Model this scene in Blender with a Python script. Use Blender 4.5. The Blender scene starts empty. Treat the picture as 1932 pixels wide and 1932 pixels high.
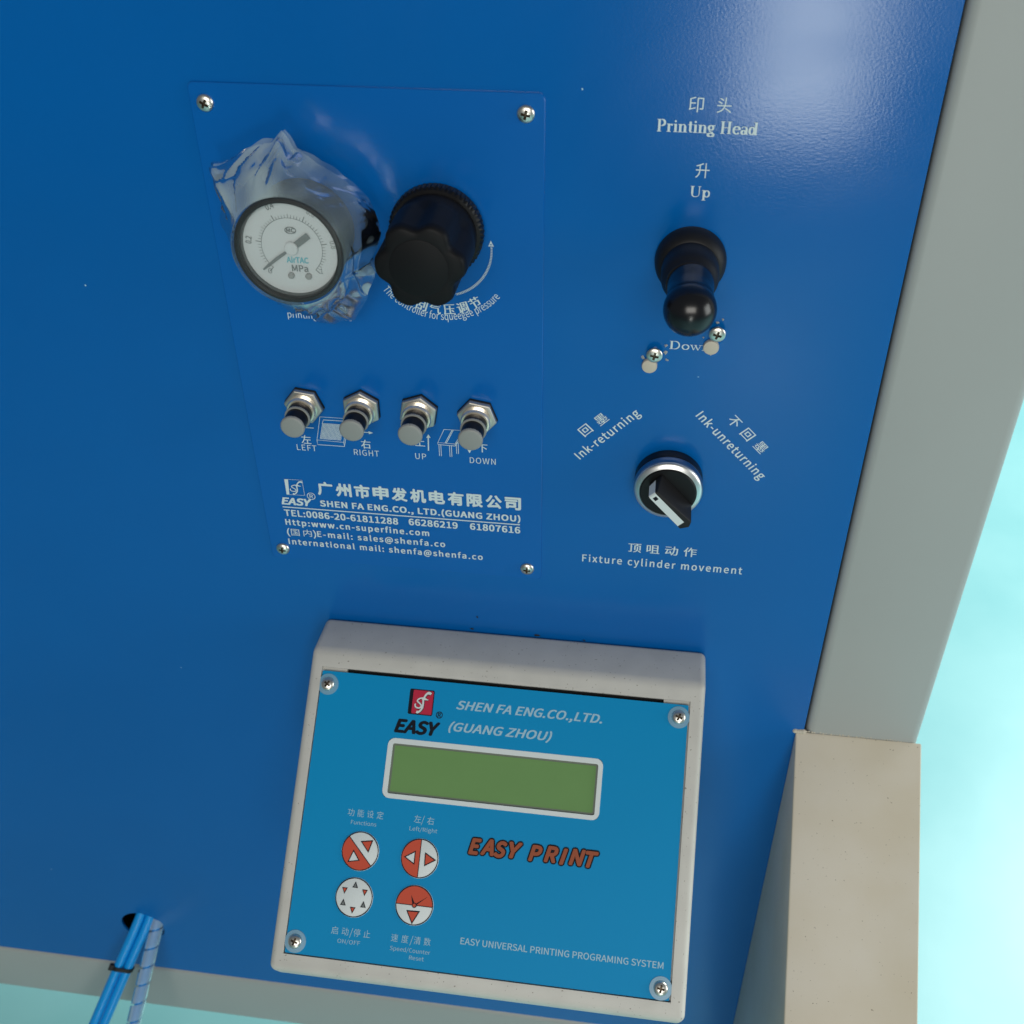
import bpy, bmesh, math, os, random
from mathutils import Vector, Matrix, noise
random.seed(7)
S = 0.0005            # one drawing unit is half a millimetre
ZB = 1.15             # height of the drawing origin above the floor
R = math.radians
sc = bpy.context.scene
C = sc.collection
def W(x, y, z): return Vector((x*S, y*S, ZB + z*S))

# ------------------------------------------------------------------ camera
cam = bpy.data.objects.new('camera', bpy.data.cameras.new('camera')); C.objects.link(cam); sc.camera = cam
right = Vector((0.99019141, 0.01010921, -0.13935128))
# rows: world axes expressed in camera space (x right, y down, z forward)
H = Vector((0.99019141, 0.0768166, -0.11670556)); N = Vector((-0.13935128, 0.60341735, -0.78515522)); D = Vector((0.01010921, 0.79371703, 0.60820316))
def c2w(v): return Vector((H.dot(v), (-N).dot(v), (-D).dot(v)))
cx, cy, cz = c2w(Vector((1, 0, 0))), c2w(Vector((0, -1, 0))), c2w(Vector((0, 0, -1)))
M = Matrix((cx, cy, cz)).transposed().to_4x4(); M.translation = W(111.873, -856.413, 504.025)
cam.matrix_world = M
cam.data.sensor_width = 36; cam.data.lens = 36*2105.7/1932
cam.data.clip_start = 0.01; cam.data.clip_end = 60
cam.data.dof.use_dof = True; cam.data.dof.focus_distance = 0.50; cam.data.dof.aperture_fstop = 18

# ------------------------------------------------------------------ light
wd = bpy.data.worlds.new('World'); sc.world = wd; wd.use_nodes = True
bg = wd.node_tree.nodes['Background']; bg.inputs[0].default_value = (0.53, 0.60, 0.64, 1); bg.inputs[1].default_value = 0.17
def area(name, loc, target, sx, sy, power, col):
    l = bpy.data.lights.new(name, 'AREA'); l.shape = 'RECTANGLE'; l.size = sx; l.size_y = sy; l.energy = power; l.color = col
    o = bpy.data.objects.new(name, l); C.objects.link(o); o.location = loc
    o.rotation_euler = (Vector(target) - Vector(loc)).to_track_quat('-Z', 'Y').to_euler(); return o
area('window_light_front', (0.42, -3.0, 0.62), (0.1, 0, 1.2), 0.36, 0.7, 7.5, (0.95, 1.0, 0.95))
area('window_light_high', (0.2, -2.2, 2.2), (0.0, 0, 1.1), 1.7, 0.9, 24, (1.0, 0.965, 0.90))
area('door_light_right', (3.4, -0.5, 1.6), (0.2, 0.0, 0.9), 1.6, 1.8, 34, (0.96, 1.0, 0.98))
area('door_light_floor', (2.3, 2.2, 2.6), (1.0, 1.0, 0.0), 1.8, 1.8, 125, (0.95, 1.0, 1.0))
sc.view_settings.view_transform = 'Standard'; sc.view_settings.look = 'None'; sc.view_settings.exposure = 0.27; sc.view_settings.gamma = 1

# ------------------------------------------------------------------ materials
def mat(name, col, rough=0.5, metal=0.0, bump=None, var=None, spec=0.5, coat=0.0, **kw):
    """bump=(scale, distance in m); var=(scale, dark factor)"""
    m = bpy.data.materials.new(name); m.use_nodes = True; nt = m.node_tree; p = nt.nodes['Principled BSDF']
    p.inputs['Base Color'].default_value = (*col, 1); p.inputs['Roughness'].default_value = rough; p.inputs['Metallic'].default_value = metal
    p.inputs['Specular IOR Level'].default_value = spec; p.inputs['Coat Weight'].default_value = coat; p.inputs['Coat Roughness'].default_value = 0.12
    tc = nt.nodes.new('ShaderNodeTexCoord')
    if bump:
        n = nt.nodes.new('ShaderNodeTexNoise'); n.inputs['Scale'].default_value = bump[0]; n.inputs['Detail'].default_value = 2.5
        nt.links.new(tc.outputs['Object'], n.inputs['Vector'])
        b = nt.nodes.new('ShaderNodeBump'); b.inputs['Distance'].default_value = bump[1]; b.inputs['Strength'].default_value = 1
        nt.links.new(n.outputs['Fac'], b.inputs['Height']); nt.links.new(b.outputs['Normal'], p.inputs['Normal'])
    if var:
        n = nt.nodes.new('ShaderNodeTexNoise'); n.inputs['Scale'].default_value = var[0]; n.inputs['Detail'].default_value = 5
        nt.links.new(tc.outputs['Object'], n.inputs['Vector'])
        r = nt.nodes.new('ShaderNodeValToRGB'); r.color_ramp.elements[0].position = 0.3; r.color_ramp.elements[1].position = 0.62
        r.color_ramp.elements[0].color = (*[c*f for c, f in zip(col, var[1])], 1); r.color_ramp.elements[1].color = (*col, 1)
        nt.links.new(n.outputs['Fac'], r.inputs['Fac']); nt.links.new(r.outputs['Color'], p.inputs['Base Color'])
        if len(var) > 2:   # fine specks of dirt
            v = nt.nodes.new('ShaderNodeTexNoise'); v.inputs['Scale'].default_value = var[2]; v.inputs['Detail'].default_value = 1
            nt.links.new(tc.outputs['Object'], v.inputs['Vector'])
            r2 = nt.nodes.new('ShaderNodeValToRGB'); r2.color_ramp.elements[0].position = var[3]; r2.color_ramp.elements[1].position = var[3]+.03
            r2.color_ramp.elements[0].color = (0.35, 0.32, 0.28, 1); r2.color_ramp.elements[1].color = (1, 1, 1, 1)
            mx = nt.nodes.new('ShaderNodeMix'); mx.data_type = 'RGBA'; mx.blend_type = 'MULTIPLY'; mx.inputs[0].default_value = 1
            nt.links.new(v.outputs['Fac'], r2.inputs['Fac']); nt.links.new(r.outputs['Color'], mx.inputs[6]); nt.links.new(r2.outputs['Color'], mx.inputs[7])
            nt.links.new(mx.outputs[2], p.inputs['Base Color'])
    for k, v in kw.items(): p.inputs[k].default_value = v
    return m
BLUE = (0.0, 0.115, 0.41)
m_panel = mat('blue_panel_paint', BLUE, 0.16, bump=(950, 0.000021), var=(9, (0.9, 0.95, 0.96)), spec=0.4)
for m_, lo_, hi_ in ((m_panel, .13, .23),):
    nt = m_.node_tree; tc = nt.nodes.new('ShaderNodeTexCoord'); n = nt.nodes.new('ShaderNodeTexNoise'); n.inputs['Scale'].default_value = 7; n.inputs['Detail'].default_value = 4; n.inputs['Distortion'].default_value = .6
    mr = nt.nodes.new('ShaderNodeMapRange'); mr.inputs[1].default_value = .35; mr.inputs[2].default_value = .65; mr.inputs[3].default_value = lo_; mr.inputs[4].default_value = hi_
    nt.links.new(tc.outputs['Object'], n.inputs['Vector']); nt.links.new(n.outputs['Fac'], mr.inputs[0]); nt.links.new(mr.outputs[0], nt.nodes['Principled BSDF'].inputs['Roughness'])
m_plate = mat('blue_plate_paint', (0.0, 0.112, 0.42), 0.21, bump=(500, 0.000008), spec=0.4)
m_grey = mat('grey_frame_paint', (0.38, 0.395, 0.385), 0.42, bump=(1200, 0.000010), var=(6, (0.95, 0.95, 0.95)))
m_leg = mat('beige_arm_paint', (0.56, 0.515, 0.43), 0.4, bump=(1400, 0.000016), var=(22, (0.93, 0.90, 0.83), 800, 0.22))
m_house = mat('housing_paint', (0.57, 0.56, 0.515), 0.5, bump=(1500, 0.00003), var=(60, (0.92, 0.92, 0.92), 900, 0.24))
m_face = mat('blue_foil', (0.0, 0.262, 0.55), 0.5, spec=0.12, bump=(2500, 0.000003))
m_print = mat('white_print', (0.62, 0.72, 0.74), 0.5)
m_print2 = mat('pale_print', (0.36, 0.56, 0.68), 0.5, spec=0.1)
m_white = mat('white_foil_print', (0.66, 0.72, 0.72), 0.45)
m_red = mat('orange_red_print', (0.58, 0.085, 0.045), 0.45, spec=0.12)
m_logo = mat('crimson_print', (0.50, 0.025, 0.06), 0.45, spec=0.12)
m_brown = mat('brown_orange_print', (0.33, 0.085, 0.04), 0.45, spec=0.12)
m_ink = mat('black_print', (0.008, 0.010, 0.016), 0.6, spec=0.1)
m_inkg = mat('grey_print', (0.13, 0.15, 0.15), 0.5)
m_lcd = mat('green_display', (0.155, 0.30, 0.105), 0.5, spec=0.12, var=(60, (0.97, 0.97, 0.97)))
m_lcdf = mat('display_edge_grey', (0.13, 0.16, 0.12), 0.5)
m_black = mat('black_plastic', (0.007, 0.007, 0.008), 0.38, spec=0.22, bump=(3000, 0.000004))
m_mattk = mat('matt_black_plastic', (0.008, 0.008, 0.009), 0.5, spec=0.14, bump=(2500, 0.000006))
m_blackm = mat('matt_black_rubber', (0.010, 0.010, 0.011), 0.5, spec=0.3)
m_gloss = mat('gloss_black_knob', (0.006, 0.006, 0.008), 0.24)
m_case = mat('gauge_case_black', (0.008, 0.009, 0.010), 0.4, spec=0.3)
m_dial = mat('dial_white', (0.60, 0.64, 0.65), 0.55)
m_dark = mat('dark_interior', (0.006, 0.006, 0.007), 0.8)
m_chrome = mat('nickel', (0.92, 0.82, 0.66), 0.27, 0.72)  # warm bright tint stands in for a ceiling reflection on the sleeves
m_nut = mat('nut_zinc', (0.52, 0.50, 0.46), 0.42, 0.85)
m_satin = mat('satin_aluminium', (0.85, 0.85, 0.84), 0.36, 1.0)
m_screw = mat('zinc_screw', (0.78, 0.75, 0.68), 0.33, 1.0, bump=(900, 0.00002))
m_cap = mat('grey_plastic', (0.27, 0.28, 0.27), 0.5)
m_plug = mat('cream_plastic', (0.55, 0.49, 0.40), 0.5)
m_chip = mat('bare_filler', (0.33, 0.34, 0.34), 0.7)
m_brass = mat('brass', (0.55, 0.40, 0.22), 0.35, 0.9)
m_cyan = mat('cyan_print', (0.10, 0.42, 0.50), 0.5)
m_hose = mat('blue_hose', (0.0, 0.31, 0.80), 0.28, spec=0.6)
m_floor = mat('pale_green_floor', (0.30, 0.64, 0.65), 0.32, bump=(8, 0.0006), var=(4.5, (0.84, 0.92, 0.93)))
m_wash = mat('clear_washer', (0.16, 0.34, 0.48), 0.35)
def film(name, col, alpha, rough, edge=1.3):
    m = bpy.data.materials.new(name); m.use_nodes = True; nt = m.node_tree; nt.nodes.clear()
    out = nt.nodes.new('ShaderNodeOutputMaterial'); tr = nt.nodes.new('ShaderNodeBsdfTransparent')
    df = nt.nodes.new('ShaderNodeBsdfDiffuse'); tl = nt.nodes.new('ShaderNodeBsdfTranslucent'); gl = nt.nodes.new('ShaderNodeBsdfGlossy')
    df.inputs[0].default_value = (*col, 1); tl.inputs[0].default_value = (*col, 1); gl.inputs['Roughness'].default_value = rough
    a = nt.nodes.new('ShaderNodeMixShader'); a.inputs[0].default_value = 0.25; nt.links.new(df.outputs[0], a.inputs[1]); nt.links.new(tl.outputs[0], a.inputs[2])
    lw = nt.nodes.new('ShaderNodeLayerWeight'); lw.inputs[0].default_value = 0.35
    mr = nt.nodes.new('ShaderNodeMapRange'); mr.inputs[3].default_value = alpha; mr.inputs[4].default_value = min(1, alpha*(1+edge)+0.1*edge)
    nt.links.new(lw.outputs['Facing'], mr.inputs[0])
    b = nt.nodes.new('ShaderNodeMixShader'); nt.links.new(mr.outputs[0], b.inputs[0]); nt.links.new(tr.outputs[0], b.inputs[1]); nt.links.new(a.outputs[0], b.inputs[2])
    fr = nt.nodes.new('ShaderNodeFresnel'); fr.inputs[0].default_value = 1.18
    c = nt.nodes.new('ShaderNodeMixShader'); nt.links.new(fr.outputs[0], c.inputs[0]); nt.links.new(b.outputs[0], c.inputs[1]); nt.links.new(gl.outputs[0], c.inputs[2])
    nt.links.new(c.outputs[0], out.inputs[0]); return m
m_bag = film('plastic_film', (0.62, 0.76, 0.78), 0.36, 0.2, 0.9)
m_bagc_ = film('plastic_film_clear', (0.62, 0.72, 0.76), 0.05, 0.3, 2.8)
nt = m_bag.node_tree; at_ = nt.nodes.new('ShaderNodeAttribute'); at_.attribute_name = 'film_layers'
mr_ = [n for n in nt.nodes if n.type == 'MAP_RANGE'][0]
for q, (lo_, hi_) in ((3, (.04, .50)), (4, (.24, .88))):
    x_ = nt.nodes.new('ShaderNodeMapRange'); x_.inputs[3].default_value = lo_; x_.inputs[4].default_value = hi_; nt.links.new(at_.outputs['Fac'], x_.inputs[0]); nt.links.new(x_.outputs[0], mr_.inputs[q])
m_bagf = film('plastic_film_taut', (0.7, 0.75, 0.75), 0.035, 0.3, 0.0)
m_wrap = film('translucent_wrap', (0.50, 0.66, 0.80), 0.55, 0.25)
m_glass = film('gauge_window', (0.7, 0.75, 0.75), 0.05, 0.08)

# ------------------------------------------------------------------ mesh helpers
class B:
    def __init__(s): s.v = []; s.f = []; s.h = 0
    def add(s, vs, fs):
        n = len(s.v); s.v += [tuple(v) for v in vs]; s.f += [[i+n for i in f] for f in fs]; return s
    def box(s, x0, x1, y0, y1, z0, z1):
        return s.add([(x0,y0,z0),(x1,y0,z0),(x1,y1,z0),(x0,y1,z0),(x0,y0,z1),(x1,y0,z1),(x1,y1,z1),(x0,y1,z1)],
                     [(0,3,2,1),(4,5,6,7),(0,1,5,4),(1,2,6,5),(2,3,7,6),(3,0,4,7)])
    def lathe(s, prof, cx, cz, seg=64, rot=0, rf=None):
        """prof: (radius, height out of the panel); rf(theta, r, h) may alter the radius"""
        vs = []; fs = []
        for r, h in prof:
            for i in range(seg):
                t = rot + 2*math.pi*i/seg; q = rf(t, r, h) if rf else r
                vs.append((cx+q*math.cos(t), -h, cz+q*math.sin(t)))
        for k in range(len(prof)-1):
            for i in range(seg):
                j = (i+1) % seg; fs.append((k*seg+i, k*seg+j, (k+1)*seg+j, (k+1)*seg+i))
        if prof[-1][0] > 0.01: fs.append(tuple((len(prof)-1)*seg+i for i in range(seg)))
        if prof[0][0] > 0.01: fs.append(tuple(reversed(range(seg))))
        return s.add(vs, fs)
    def tube(s, pts, r, seg=16, cap=True):
        pts = [Vector(p) for p in pts]; vs = []; fs = []
        up = Vector((0.3, 0.5, 0.8))
        for i, p in enumerate(pts):
            d = (pts[min(i+1, len(pts)-1)] - pts[max(i-1, 0)]).normalized()
            a = d.cross(up).normalized(); b = d.cross(a)
            for k in range(seg):
                t = 2*math.pi*k/seg; vs.append(p + (a*math.cos(t)+b*math.sin(t))*r)
        for i in range(len(pts)-1):
            for k in range(seg):
                j = (k+1) % seg; fs.append((i*seg+k, i*seg+j, (i+1)*seg+j, (i+1)*seg+k))
        if cap: fs += [tuple(range(seg)), tuple(reversed([(len(pts)-1)*seg+k for k in range(seg)]))]
        return s.add(vs, fs)
def mk(name, b, m, parent=None, sharp=35, bevel=0, bseg=3, flip=True):
    me = bpy.data.meshes.new(name)
    off = Vector((0, 0, 0)); q = parent
    while q: off = off + q.location; q = q.parent
    me.from_pydata([W(*v) - off for v in b.v], [], b.f)
    bm = bmesh.new(); bm.from_mesh(me); bmesh.ops.remove_doubles(bm, verts=bm.verts, dist=1e-7)
    if flip: bmesh.ops.recalc_face_normals(bm, faces=bm.faces)
    if bevel:
        es = [e for e in bm.edges if len(e.link_faces) == 2 and e.calc_face_angle(0) > R(25)]
        bmesh.ops.bevel(bm, geom=es, offset=bevel*S, segments=bseg, profile=0.5, affect='EDGES', clamp_overlap=True)
    bm.to_mesh(me); bm.free()
    me.polygons.foreach_set('use_smooth', [True]*len(me.polygons)); me.set_sharp_from_angle(angle=R(sharp))
    me.materials.append(m)
    o = bpy.data.objects.new(name, me); C.objects.link(o)
    if parent: o.parent = parent
    return o
def tag(o, label=None, cat=None, group=None, kind=None):
    if label: o['label'] = label
    if cat: o['category'] = cat
    if group: o['group'] = group
    if kind: o['kind'] = kind
    return o
def thing(name, loc, label, cat, group=None):
    o = bpy.data.objects.new(name, None); C.objects.link(o); o.location = W(*loc); o.empty_display_size = 0.01
    o.matrix_world = Matrix.Translation(W(*loc)); return tag(o, label, cat, group)
def copy_tree(o, parent=None):
    c = o.copy(); C.objects.link(c)
    if parent: c.parent = parent
    for ch in list(o.children): copy_tree(ch, c)
    return c
def rrect(x0, x1, y0, y1, r, n=6):
    out = []
    for cx_, cy_, a in ((x1-r, y1-r, 0), (x0+r, y1-r, 90), (x0+r, y0+r, 180), (x1-r, y0+r, 270)):
        for i in range(n+1):
            t = R(a+90*i/n); out.append((cx_+r*math.cos(t), cy_+r*math.sin(t)))
    return out
def boolean(o, cutter, op='DIFFERENCE'):
    md = o.modifiers.new('b', 'BOOLEAN'); md.operation = op; md.solver = 'EXACT'; md.object = cutter
    dg = bpy.context.evaluated_depsgraph_get(); me = bpy.data.meshes.new_from_object(o.evaluated_get(dg))
    o.modifiers.clear(); old = o.data; o.data = me; bpy.data.meshes.remove(old)
    cm = cutter.data; bpy.data.objects.remove(cutter); bpy.data.meshes.remove(cm)
    me.set_sharp_from_angle(angle=R(35)); return o

# ------------------------------------------------------------------ print: flat shapes and lettering on a plane
class Plane:
    def __init__(s, O, ex, ey, n): s.O, s.ex, s.ey, s.n = map(Vector, (O, ex, ey, n))
    def __call__(s, a, b, h=0.0): return s.O + s.ex*a + s.ey*b + s.n*h
PAN = Plane((0, 0, 0), (1, 0, 0), (0, 0, 1), (0, -1, 0))
TH = R(50)
FACE = Plane((0, -54, -318), (1, 0, 0), (0, math.sin(TH), math.cos(TH)), (0, -math.cos(TH), math.sin(TH)))
class Ink:
    """flat print; every stroke lies 0.02 unit above the one before, so no two faces share a plane"""
    def __init__(s, plane, h=0.12): s.p = plane; s.h = h; s.b = B()
    def poly(s, pts, lift=True):
        s.b.add([s.p(x, y, s.h) for x, y in pts], [tuple(range(len(pts)))])
        if lift: s.h += 0.006
    def line(s, pts, w, closed=False):
        n = len(pts); L = []; Rr = []
        for i, p in enumerate(pts):
            a = pts[i-1] if (i or closed) else p; c = pts[(i+1) % n] if (i < n-1 or closed) else p
            dx, dy = c[0]-a[0], c[1]-a[1]; l = math.hypot(dx, dy) or 1; ww = (w[i] if isinstance(w, (list, tuple)) else w)/2
            L.append((p[0]-dy/l*ww, p[1]+dx/l*ww)); Rr.append((p[0]+dy/l*ww, p[1]-dx/l*ww))
        k = len(s.b.v); m_ = n if closed else n-1
        s.b.add([s.p(x, y, s.h) for x, y in L+Rr], [(i, n+i, n+(i+1) % n, (i+1) % n) for i in range(m_)]); s.h += 0.006
    def arc(s, cx_, cy_, rx, a0, a1, w, ry=None, n=28, wy=None):
        ry = ry or rx; pts = []; ws = []
        for i in range(n+1):
            t = R(a0+(a1-a0)*i/n); pts.append((cx_+rx*math.cos(t), cy_+ry*math.sin(t)))
            ws.append(w*abs(math.cos(t))+(wy if wy is not None else w)*abs(math.sin(t)))
        s.line(pts, ws)
    def disc(s, cx_, cy_, r, a0=0, a1=360, n=40):
        s.poly([(cx_+r*math.cos(R(a0+(a1-a0)*i/n)), cy_+r*math.sin(R(a0+(a1-a0)*i/n))) for i in range(n if a1-a0 == 360 else n+1)])
    def text(s, t, x, y, w, cap, bold=0.0, shear=0.0, rot=0.0, cjk=False, font='latin', spacing=1.0, align='L'):
        vs, fs = glyphs(t, font if not cjk else 'cjk', 0, shear, spacing)
        ref, _ = glyphs('国' if cjk else 'H', font if not cjk else 'cjk', 0, 0, 1)
        y0r = min(v[1] for v in ref) if cjk else 0; hr = max(v[1] for v in ref) - y0r
        x0 = min(v[0] for v in vs); wr = max(v[0] for v in vs) - x0
        sy = cap/hr; sx = w/wr if w else sy; c, q = math.cos(R(rot)), math.sin(R(rot))
        if align == 'C': x0 += wr/2
        for ox, oy in offs(bold):
            if not cjk: ox, oy = ox*.42, oy*.42
            out = []
            for a, b_ in vs:
                a, b_ = (a-x0+ox)*sx, (b_-y0r+oy)*sy; out.append(s.p(x+a*c-b_*q, y+a*q+b_*c, s.h))
            s.b.add(out, fs); s.h += 0.004
    def done(s, name, m, parent): return mk(name, s.b, m, parent, flip=False)
def offs(w):
    if w <= 0: return ((0, 0),)
    if w < .012: return ((-w, 0), (w, 0))
    if w != .014 and w < .04: return ((-w, -w*.8), (w, -w*.8), (-w, w*.8), (w, w*.8))
    n = 12 if w > .06 else 8
    return tuple((w*math.cos(2*math.pi*i/n), w*math.sin(2*math.pi*i/n)) for i in range(n))+((0, 0),)
_fonts = {}; _cache = {}
def getfont(k):
    if k not in _fonts:
        f = {'latin': 'Noto Sans CJK Regular.woff2', 'cjk': 'Noto Sans CJK Regular.woff2'}[k]; _fonts[k] = None
        try: _fonts[k] = bpy.data.fonts.load(os.path.join(bpy.utils.resource_path('LOCAL'), 'datafiles', 'fonts', f))
        except Exception: pass
    return _fonts[k]
def glyphs(t, font, bold, shear, spacing):
    key = (t, font, bold, shear, spacing)
    if key not in _cache:
        c = bpy.data.curves.new('t', 'FONT'); c.body = t; c.resolution_u = 4; c.offset = bold; c.shear = shear; c.space_character = spacing
        f = getfont(font)
        if f: c.font = f
        o = bpy.data.objects.new('t', c); C.objects.link(o)
        me = bpy.data.meshes.new_from_object(o.evaluated_get(bpy.context.evaluated_depsgraph_get()))
        _cache[key] = ([(v.co.x, v.co.y) for v in me.vertices], [tuple(p.vertices) for p in me.polygons])
        bpy.data.objects.remove(o); bpy.data.curves.remove(c); bpy.data.meshes.remove(me)
    return _cache[key]
# serif lettering drawn stroke by stroke (cap height 1)
def serif(ink, text, x, y, w, cap, st=0.15):
    hair = 0.06; SF = 0.05
    def G(ch):
        o = []
        def bar(x0, x1, y0, y1): o.append(('p', [(x0, y0), (x1, y0), (x1, y1), (x0, y1)]))
        def stem(x0, y0, y1, bot=True, top=True, left=False):
            bar(x0, x0+st, y0, y1)
            if bot: bar(x0-.07, x0+st+.07, y0, y0+SF)
            if top: bar(x0-.07, x0+st+(0 if left else .07), y1-SF, y1)
        def ring(cx_, cy_, rx, ry, a0=0, a1=360): o.append(('a', cx_, cy_, rx, ry, a0, a1))
        def ln(pts, ws): o.append(('l', pts, ws))
        if ch == 'P': stem(.09, 0, 1); ring(.33, .73, .24, .245, -90, 90); bar(.2, .34, .95, 1); bar(.2, .34, .46, .51); a = .70
        elif ch == 'D': stem(.09, 0, 1); ring(.36, .5, .33, .475, -90, 90); bar(.2, .37, .95, 1); bar(.2, .37, 0, .05); a = .84
        elif ch == 'H': stem(.09, 0, 1); stem(.56, 0, 1); bar(.2, .6, .47, .53); a = .88
        elif ch == 'U': stem(.1, .3, 1, bot=False); bar(.62, .62+hair, .3, 1); bar(.55, .76, .95, 1); ln([(.17,.32),(.2,.14),(.3,.04),(.42,.03),(.55,.07),(.63,.18),(.65,.32)], [st, st*.9, .08, .07, .06, .06, .06]); a = .82
        elif ch == 'r': stem(.08, 0, .66, left=True); ln([(.2,.46),(.28,.6),(.38,.63)], [.05,.07,.1]); o.append(('d', .38, .57, .075)); a = .48
        elif ch == 'i': stem(.08, 0, .66, left=True); o.append(('d', .15, .87, .09)); a = .34
        elif ch == 'n': stem(.08, 0, .66, left=True); stem(.42, 0, .48, top=False); ln([(.2,.5),(.3,.61),(.4,.63),(.48,.58),(.5,.46)], [.05,.07,.09,.12,st]); a = .68
        elif ch == 't': stem(.11, .12, .88, bot=False, top=False); bar(.01, .36, .61, .66); ln([(.185,.16),(.22,.05),(.3,.04),(.37,.1)], [st,.1,.06,.04]); a = .40
        elif ch == 'o': ring(.29, .33, .22, .30); a = .60
        elif ch == 'e': ring(.29, .33, .215, .30, 5, 320); bar(.12, .5, .35, .40); a = .57
        elif ch == 'a': ring(.22, .18, .14, .15); bar(.34, .34+st*.9, .05, .5); ln([(.08,.5),(.12,.6),(.24,.64),(.36,.6),(.41,.48)], [.1,.07,.05,.1,st]); ln([(.4,.08),(.47,.03),(.55,.06)], [.1,.06,.04]); a = .56
        elif ch == 'd': ring(.24, .32, .17, .29); bar(.42, .42+st, 0, 1); bar(.33, .45, .95, 1); bar(.5, .64, 0, .05); a = .66
        elif ch == 'g': ring(.25, .45, .16, .18); ring(.26, -.12, .21, .12); ln([(.16,.3),(.12,.2),(.2,.13),(.4,.08)], [.05,.06,.09,.1]); bar(.36, .54, .6, .66); a = .56
        elif ch == 'p': stem(.08, -.28, .66, left=True); ring(.34, .33, .17, .29); a = .64
        elif ch == 'w': ln([(.08,.64),(.26,.02)], [st*.9,st*.8]); ln([(.26,.02),(.4,.6)], [.06,.05]); ln([(.36,.64),(.56,.02)], [st*.9,st*.8]); ln([(.56,.02),(.72,.62)], [.06,.05]); bar(-.02,.2,.61,.66); bar(.28,.48,.61,.66); bar(.62,.82,.61,.66); a = .82
        else: a = .34
        return o, a
    tot = sum(G(ch)[1] for ch in text); k = w/tot/cap; px = x
    for ch in text:
        o, a = G(ch)
        for e in o:
            f = lambda p: (px+p[0]*cap*k, y+p[1]*cap)
            if e[0] == 'p': ink.poly([f(p) for p in e[1]])
            elif e[0] == 'd': ink.disc(*f((e[1], e[2])), e[3]*cap, n=12)
            elif e[0] == 'l': ink.line([f(p) for p in e[1]], [q*cap for q in e[2]])
            else:
                c_ = f((e[1], e[2])); ink.arc(c_[0], c_[1], e[3]*cap*k, e[5], e[6], st*cap, ry=e[4]*cap, n=20, wy=hair*cap)
        px += a*cap*k

# ================================================================== SETTING
b = B(); b.add([(-16000, -16000, -2300), (16000, -16000, -2300), (16000, 16000, -2300), (-16000, 16000, -2300)], [(0, 1, 2, 3)])
tag(mk('floor', b, m_floor), 'pale green painted workshop floor', kind='structure')

# ================================================================== THE MACHINE
mach = thing('printing_machine', (0, 0, -1225), 'large blue fronted machine cabinet with grey steel frame and beige sloping arm', 'machine')
# blue front sheet with the hose hole
cu = bpy.data.curves.new('p', 'CURVE'); cu.dimensions = '2D'; cu.fill_mode = 'BOTH'; cu.extrude = 1.6*S; cu.bevel_depth = 0.4*S; cu.bevel_resolution = 2
def spl(pts):
    s_ = cu.splines.new('POLY'); s_.points.add(len(pts)-1); s_.use_cyclic_u = True
    for q, (x, y) in zip(s_.points, pts): q.co = (x*S, y*S, 0, 1)
spl([(-1500, -1102), (303, -1102), (303, 900), (-1500, 900)])
spl([(-579+33*math.cos(t*math.pi/24), -991-33*math.sin(t*math.pi/24)) for t in range(48)])
o = bpy.data.objects.new('p', cu); C.objects.link(o)
me = bpy.data.meshes.new_from_object(o.evaluated_get(bpy.context.evaluated_depsgraph_get())); bpy.data.objects.remove(o)
off = mach.location
me.transform(Matrix.Translation(W(0, 2.0, 0) - off) @ Matrix.Rotation(R(90), 4, 'X')); me.materials.clear(); me.materials.append(m_panel)
me.polygons.foreach_set('use_smooth', [True]*len(me.polygons)); me.set_sharp_from_angle(angle=R(35))
panel = bpy.data.objects.new('front_panel', me); C.objects.link(panel); panel.parent = mach
mk('side_frame', B().box(306, 424.6, -0.6, 120, -1225, 900), m_grey, mach, bevel=9, bseg=4)
mk('bottom_frame', B().box(-1500, 305.4, -1.2, 118, -1224, -1104.5), m_grey, mach, bevel=9, bseg=4)
mk('cabinet_body', B().box(-1500, 420, 122, 1150, -1222, 900), m_grey, mach)
b = B(); b.box(-1500, 304, 60, 64, -1100, 895); mk('added_dark_sheet', b, m_dark, mach)  # added near-black sheet that stops light leaking through the panel gap
# sloping arm: a closed wedge whose front face runs down and out at 52 degrees from the panel
a52 = R(52); lx0, lx1 = 295, 428
prof = [(-0.8, -430), (-3.5, -433)] + [(-3.5-520*math.sin(a52), -433-520*math.cos(a52)), (-420, -900), (-420, -1400), (-0.8, -1400)]
b = B(); n = len(prof); b.add([(lx0, y, z) for y, z in prof]+[(lx1, y, z) for y, z in prof], [tuple(range(n)), tuple(reversed(range(n, 2*n)))]+[(i, (i+1) % n, n+(i+1) % n, n+i) for i in range(n)])
leg = mk('sloping_arm', b, m_leg, mach, bevel=2.2, bseg=3); tag(leg, 'beige sloping arm with scuffed front')
# weld beads along the joint of arm and frame
b = B(); random.seed(3)
for i in range(46):
    x = 294.5+i*2.95+random.uniform(-.5, .5); r_ = random.uniform(.7, 1.4) if i > 3 else random.uniform(2.2, 3.4)
    cz_ = -430+random.uniform(-.8, .5)-(0 if i < 38 else (i-38)*.8)
    b.lathe([(r_, 0), (r_*.9, r_*.5), (r_*.5, r_*.9), (0, r_)], x, cz_, 10)
wd_ = mk('weld_seam', b, m_leg, leg)

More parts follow.
